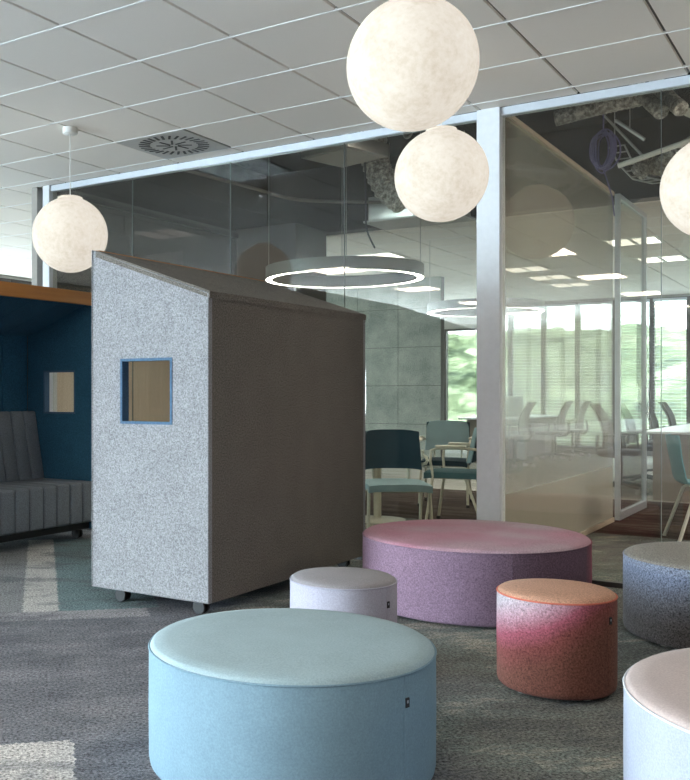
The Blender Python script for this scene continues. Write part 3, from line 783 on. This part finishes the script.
t, d = ottoman(-1.828, 3.575, 0.22, f_lav, f_lavt, 'small pale lavender pouffe behind the blue one', 43); add_tag(t, d, 0.298)
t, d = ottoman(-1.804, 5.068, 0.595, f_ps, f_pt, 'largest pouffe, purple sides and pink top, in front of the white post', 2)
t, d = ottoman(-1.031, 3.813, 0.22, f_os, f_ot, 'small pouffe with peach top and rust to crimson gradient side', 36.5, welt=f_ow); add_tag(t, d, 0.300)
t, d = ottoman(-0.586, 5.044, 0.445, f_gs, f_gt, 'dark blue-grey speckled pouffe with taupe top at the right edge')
t, d = ottoman(-0.025, 2.850, 0.55, f_white, f_wtop, 'white pouffe with blush pink top in the lower right corner', welt=f_wwelt)

# ------------------------------------------------------------------ chairs
M['teal_dark'] = felt('fabric_teal_dark', (36, 62, 76), 0.2, 300)
M['teal_light'] = felt('fabric_teal_light', (158, 188, 198), 0.15, 300)
M['teal_mid'] = felt('fabric_teal_mid', (66, 100, 108), 0.15, 300)
M['teal_shell'] = plain('teal_shell', (96, 156, 168), 0.4)
M['mesh_grey'] = plain('mesh_grey', (92, 90, 88), 0.7)
M['mesh_pale'] = plain('mesh_pale', (150, 146, 138), 0.7)
M['desk_white'] = plain('desk_white', (238, 240, 244), 0.35)
M['desk_side'] = plain('desk_side', (150, 140, 132), 0.6)
def conf_chair(x, y, rz, label, arms='full', backm=None, seatm=None, glides=True):
    t = empty('conference_chair', (x, y, 0), rz, label, 'chair', 'meeting room chairs')
    # local: front at -Y
    def seat(u, v, o):
        a = (u-0.5); b = (v-0.5)
        e = max(abs(a), abs(b))*2
        dz = -0.02*(max(0, -b*2-0.6)) 
        return (a*0.47, b*0.46, 0.475+dz-o-0.012*abs(a*2)**4)
    MB().grid(seat, 12, 12, 0.05).build('seat', seatm or M['teal_mid'], t, smooth=50)
    def back(u, v, o):
        a = (u-0.5)*2
        w = 0.225*(1-0.06*v-0.10*max(0, v-0.85)/0.15)
        return (a*w, 0.205+0.06*v-0.035*a*a-o, 0.56+0.30*v-0.012*a**4)
    bk = MB().grid(back, 12, 10, 0.035).build('backrest', backm or M['teal_dark'], t, smooth=50)
    def back2(u, v, o):
        a = (u-0.5)*2
        return (a*0.222, 0.213+0.06*v-0.035*a*a+o, 0.565+0.29*v-0.012*a**4)
    MB().grid(back2, 12, 10, 0.006).build('back_shell', M['teal_dark'], bk, smooth=50)
    fr = MB()
    for s in (-1, 1):
        fr.tube([(s*0.10, 0.12, 0.425), (s*0.13, 0.21, 0.43), (s*0.14, 0.235, 0.50), (s*0.14, 0.24, 0.66)], 0.010, 8)
    fr.tube([(-0.215, -0.17, 0.415), (0.215, -0.17, 0.415)], 0.010, 8).tube([(-0.215, 0.17, 0.415), (0.215, 0.17, 0.415)], 0.010, 8)
    fr.tube([(-0.215, -0.17, 0.415), (-0.215, 0.17, 0.415)], 0.010, 8).tube([(0.215, -0.17, 0.415), (0.215, 0.17, 0.415)], 0.010, 8)
    fr.build('seat_frame', M['cream_metal'], t)
    for s in (-1, 1):
        lg = MB().tube([(s*0.225, -0.15, 0.43), (s*0.24, -0.21, 0.02)], 0.013, 10).build('leg', M['cream_metal'], t)
        MB().lathe([(0, 0), (0.018, 0), (0.02, 0.012), (0.016, 0.028), (0, 0.03)], 12, (s*0.24, -0.211, 0)).build('glide', M['black_plastic'], lg)
        lg = MB().tube([(s*0.215, 0.12, 0.42), (s*0.235, 0.27, 0.03)], 0.012, 10).build('leg', M['cream_metal'], t)
        MB().tube([(s*0.235-0.014, 0.272, 0.024), (s*0.235+0.014, 0.272, 0.024)], 0.024, 14).build('glide', M['black_plastic'], lg)
        if arms == 'full':
            MB().tube([(s*0.225, -0.15, 0.42), (s*0.245, -0.17, 0.56), (s*0.255, -0.16, 0.655), (s*0.26, -0.10, 0.672), (s*0.26, 0.05, 0.674), (s*0.255, 0.17, 0.672), (s*0.22, 0.225, 0.665), (s*0.17, 0.235, 0.65)], 0.012, 10).box(s*0.26-0.022, s*0.26+0.022, -0.12, 0.14, 0.680, 0.700, 0.006).build('armrest', M['cream_metal'], t)
        else:
            MB().tube([(s*0.15, 0.235, 0.58), (s*0.22, 0.20, 0.585), (s*0.255, 0.14, 0.60), (s*0.262, 0.11, 0.625), (s*0.255, 0.13, 0.65), (s*0.235, 0.16, 0.665), (s*0.23, 0.15, 0.70)], 0.013, 10).build('armrest', M['cream_metal'], t)
    return t
conf_chair(-3.03, 6.80, TH-0.03, 'chair with dark navy backrest seen right beside the grey booth, behind the glass', 'loop', M['teal_dark'], M['teal_light'])
conf_chair(-3.66, 9.45, TH-0.35, 'chair with pale blue backrest behind the round meeting table', 'full', M['teal_light'], M['teal_dark'])
conf_chair(-3.06, 8.15, -PI/2+0.15, 'chair turned sideways with cream armrests, partly behind the white post', 'full', M['teal_light'], M['teal_mid'])
# round meeting table
t = empty('round_table', (-3.72, 7.95, 0), 0, 'small round table with pale top between the meeting room chairs', 'table')
MB().lathe([(0, 0.715), (0.38, 0.715), (0.40, 0.722), (0.40, 0.736), (0.394, 0.742), (0, 0.742)], 64).build('table_top', plain('table_pale', (222, 208, 190), 0.4), t, smooth=30)
MB().tube([(0, 0, 0.02), (0, 0, 0.715)], 0.035, 20).build('table_column', M['cream_metal'], t)
MB().lathe([(0, 0.0), (0.25, 0.0), (0.25, 0.01), (0.06, 0.025), (0, 0.03)], 48).build('table_base', M['cream_metal'], t, smooth=30)

def task_chair(x, y, rz, label, mat, frame):
    t = empty('task_chair', (x, y, 0), rz, label, 'office chair', 'office chairs at the rear desks')
    MB().box(-0.24, 0.24, -0.24, 0.22, 0.44, 0.50, 0.028, 3).build('seat', mat, t, smooth=60)
    def back(u, v, o):
        a = (u-0.5)*2
        w = 0.225*(0.86+0.30*v-0.28*v*v)
        return (a*w, 0.20+0.10*v+0.05*math.sin(v*PI)*(-1)+0.04*v*v-0.05*a*a-o, 0.52+0.50*v)
    MB().grid(back, 10, 12, 0.022).build('backrest', mat, t, smooth=50)
    sp = MB().tube([(0, 0.05, 0.42), (0, 0.22, 0.43), (0, 0.27, 0.50), (0, 0.25, 0.66)], 0.022, 10)
    sp.build('back_support', frame, t)
    for s in (-1, 1):
        MB().tube([(s*0.20, 0.0, 0.44), (s*0.28, 0.0, 0.46), (s*0.285, 0.02, 0.62), (s*0.28, 0.02, 0.655)], 0.016, 8).box(s*0.28-0.035, s*0.28+0.035, -0.12, 0.12, 0.655, 0.68, 0.01).build('armrest', frame, t)
    MB().tube([(0, 0, 0.12), (0, 0, 0.44)], 0.025, 12).build('gas_column', frame, t)
    mb = MB()
    for k in range(5):
        a = 2*PI*k/5+0.3; mb.tube([(0, 0, 0.12), (0.29*math.cos(a), 0.29*math.sin(a), 0.075)], [0.026, 0.014], 8)
    mb.build('star_base', frame, t)
    for k in range(5):
        a = 2*PI*k/5+0.3; cx_, cy_ = 0.29*math.cos(a), 0.29*math.sin(a)
        c = MB()
        for s in (-1, 1):
            ox, oy = -math.sin(a)*0.012*s, math.cos(a)*0.012*s
            c.tube([(cx_+ox, cy_+oy, 0.03), (cx_+ox*2.6, cy_+oy*2.6, 0.03)], 0.03, 14)
        c.tube([(cx_, cy_, 0.03), (cx_, cy_, 0.075)], 0.008, 8)
        c.build('castor', M['white_plastic'], t)
    return t
for (x, y, lb) in ((-4.66, 14.9, 'office chair at the left rear desk, nearest one beside the white post'),
                   (-4.62, 16.9, 'office chair at the left rear desk, middle one past the white cabinet'),
                   (-4.60, 18.1, 'office chair at the left rear desk, farthest and closest to the windows')):
    task_chair(x, y, -PI/2, lb, M['mesh_pale'], M['mesh_pale'])
for (x, y, lb) in ((-2.45, 11.75, 'office chair at the near corner of the right white desk, farthest left'),
                   (-2.42, 12.9, 'office chair second from the left along the right white desk'),
                   (-2.40, 14.3, 'office chair third from the left along the right white desk'),
                   (-2.40, 15.7, 'office chair fourth along the right white desk, nearest the photo edge')):
    task_chair(x, y, PI/2, lb, M['mesh_grey'], M['mesh_grey'])
def desk(x0, x1, y0, y1, label, mat):
    t = empty('bench_desk', ((x0+x1)/2, (y0+y1)/2, 0), 0, label, 'desk')
    w, l = (x1-x0)/2, (y1-y0)/2
    MB().box(-w, w, -l, l, 0.715, 0.74, 0.004, 1).build('desktop', M['desk_white'], t, smooth=30)
    for s in (-1, 1):
        MB().box(-w+0.12, w-0.06, s*(l-0.12)-0.02, s*(l-0.12)+0.02, 0.0, 0.715).build('end_panel', mat, t, smooth=0)
    MB().box(-0.012, 0.012, -l+0.14, l-0.14, 0.30, 0.70).build('modesty_panel', mat, t, smooth=0)
    return t
desk(-2.12, -0.5, 11.05, 16.4, 'long white desk behind the right glass pane with brown end panel', M['desk_side'])
desk(-5.75, -4.92, 15.4, 18.6, 'white desk behind the filmed glass, in front of the far windows', M['mesh_pale'])
t = empty('desk_screen', (-5.34, 16.75, 0.742), 0, 'grey fabric screen standing on the left rear desk beside the post', 'screen')
MB().box(-0.015, 0.015, -0.8, 0.8, 0.0, 0.36, 0.006).build('screen_panel', M['mesh_pale'], t, smooth=30)
MB().box(-0.03, 0.03, -0.5, -0.45, 0, 0.02).box(-0.03, 0.03, 0.45, 0.5, 0, 0.02).build('screen_foot', M['aluminium'], t, smooth=0)
M['cab_white'] = plain('cabinet_white', (216, 214, 208), 0.5)
def pedestal(x, y, label):
    t = empty('drawer_pedestal', (x, y, 0), 0, label, 'drawer unit', 'pedestals at the left rear desk')
    MB().box(-0.21, 0.21, -0.28, 0.26, 0.04, 0.60, 0.004, 1).build('carcass', M['cab_white'], t, smooth=30)
    for k, (a, b) in enumerate(((0.05, 0.30), (0.305, 0.48), (0.485, 0.595))):
        d_ = MB().box(0.211, 0.228, -0.275, 0.255, a, b, 0.002, 1).build('drawer', M['cab_white'], t, smooth=30)
        MB().tube([(0.229, -0.06, b-0.03), (0.240, -0.05, b-0.03), (0.240, 0.05, b-0.03), (0.229, 0.06, b-0.03)], 0.004, 6).build('handle', M['dark_metal'], d_)
    for sx in (-1, 1):
        for sy in (-1, 1):
            MB().tube([(sx*0.17-0.012, sy*0.22, 0.02), (sx*0.17+0.012, sy*0.22, 0.02)], 0.02, 10).build('castor', M['black_plastic'], t)
pedestal(-5.10, 16.0, 'white drawer pedestal under the left rear desk, nearer one')
pedestal(-5.10, 17.6, 'white drawer pedestal under the left rear desk, farther one')

# teal shell chair at the right edge
t = empty('shell_chair', (-1.10, 8.25, 0), TH-0.25+PI/2, 'teal plastic shell chair with white splayed legs at the right edge', 'chair')
def shell(u, v, o):
    a = (u-0.5)*2
    if v < 0.5:
        q = v/0.5; y = -0.22+0.40*q; z = 0.455-0.02*math.sin(q*PI)+0.03*a*a*q-0.015*(1-q)**3; w = 0.215+0.02*q
    else:
        q = (v-0.5)/0.5; y = 0.18+0.05*math.sin(q*PI/2)+0.05*q-0.06*a*a*q; z = 0.455+0.37*q+0.02*a*a*(1-q); w = 0.235-0.04*q-0.05*max(0, q-0.8)/0.2
    return (a*w, y+(o if v > 0.5 else 0), z-(o if v <= 0.5 else 0))
MB().grid(shell, 14, 24, 0.008).build('seat_shell', M['teal_shell'], t, smooth=60)
for sx in (-1, 1):
    for sy in (-1, 1):
        MB().tube([(sx*0.12, sy*0.10, 0.43), (sx*0.20, sy*0.12, 0.40), (sx*0.25, sy*0.25, 0.0)], 0.013, 10).build('leg', M['white_plastic'], t)
MB().box(-0.15, 0.15, -0.12, 0.12, 0.418, 0.436, 0.005).build('seat_mount', M['white_plastic'], t)

# ------------------------------------------------------------------ outside: wooded hillside
def foliage():
    m, nt, out = newmat('woodland_foliage'); v = objvec(nt)
    n1 = noise(nt, v, 0.12, 5, 0.65); n2 = noise(nt, v, 0.5, 5, 0.75)
    n = mth(nt, 'ADD', mth(nt, 'MULTIPLY', n1, 0.5), mth(nt, 'MULTIPLY', n2, 0.5))
    cc = ramp(nt, n, [(0.40, lin((62, 70, 52))), (0.5, lin((124, 130, 98))), (0.60, lin((186, 188, 152)))])
    finish(nt, out, cc, 0.9, bump=n2, bstr=1.0, bdist=0.6, spec=0.1); return m
M['foliage'] = foliage()
def h2(ix, iy):
    random.seed(ix*92821+iy*68917); return random.random(), random.random(), random.random()
def crowns(x, y, s):
    ix, iy = math.floor(x/s), math.floor(y/s); best = 0
    for a in (-1, 0, 1):
        for b in (-1, 0, 1):
            r = h2(ix+a, iy+b); cx_, cy_ = (ix+a+r[0])*s, (iy+b+r[1])*s
            d2 = ((x-cx_)**2+(y-cy_)**2)/(s*0.85)**2
            if d2 < 1: best = max(best, math.sqrt(1-d2)*(0.5+0.6*r[2]))
    return best
mb = MB()
NX, NY = 210, 90
def hill(u, v, o):
    x = -150+190*u; y = 30+110*v
    base = -7+15.5*(v**0.9)+1.6*math.sin(x*0.05+1.0)*v+1.2*math.sin(x*0.11)*v
    return (x, y, base+2.6*crowns(x, y, 4.2)+0.8*crowns(x+50, y+20, 1.7))
mb.grid(hill, NX, NY)
tag(mb.build('wooded_hillside', M['foliage'], smooth=60), 'dense green woods on the hill outside the far windows', 'trees', kind='stuff')
random.seed(3)

# ------------------------------------------------------------------ world, camera, view
w = bpy.data.worlds.new('World'); scene.world = w; w.use_nodes = True
nt = w.node_tree; nt.nodes.clear()
out = nt.nodes.new('ShaderNodeOutputWorld'); bg = nt.nodes.new('ShaderNodeBackground')
tc = nt.nodes.new('ShaderNodeTexCoord'); sx = nt.nodes.new('ShaderNodeSeparateXYZ'); nt.links.new(tc.outputs['Generated'], sx.inputs[0])
cc = ramp(nt, sx.outputs[2], [(0.0, (0.80, 0.91, 1.0, 1)), (0.5, (0.66, 0.83, 1.0, 1))])
nt.links.new(cc, bg.inputs[0]); bg.inputs[1].default_value = 5.3
nt.links.new(bg.outputs[0], out.inputs[0])

cam = bpy.data.cameras.new('camera'); co = bpy.data.objects.new('camera', cam); col.objects.link(co)
co.location = (0, 0, 1.14); co.rotation_euler = (PI/2, 0, TH)
cam.sensor_fit = 'HORIZONTAL'; cam.sensor_width = 36; cam.lens = 956/690*36
cam.shift_x = (345-209)/690; cam.shift_y = (394-390)/690
cam.clip_end = 1000
scene.camera = co
scene.view_settings.view_transform = 'Standard'; scene.view_settings.look = 'None'
scene.view_settings.gamma = 1; scene.view_settings.use_curve_mapping = False
scene.view_settings.exposure = 4.0
scene.cycles.use_denoising = True
scene.cycles.max_bounces = 10; scene.cycles.diffuse_bounces = 5; scene.cycles.transparent_max_bounces = 32
scene.cycles.glossy_bounces = 4
scene.cycles.sample_clamp_indirect = 4
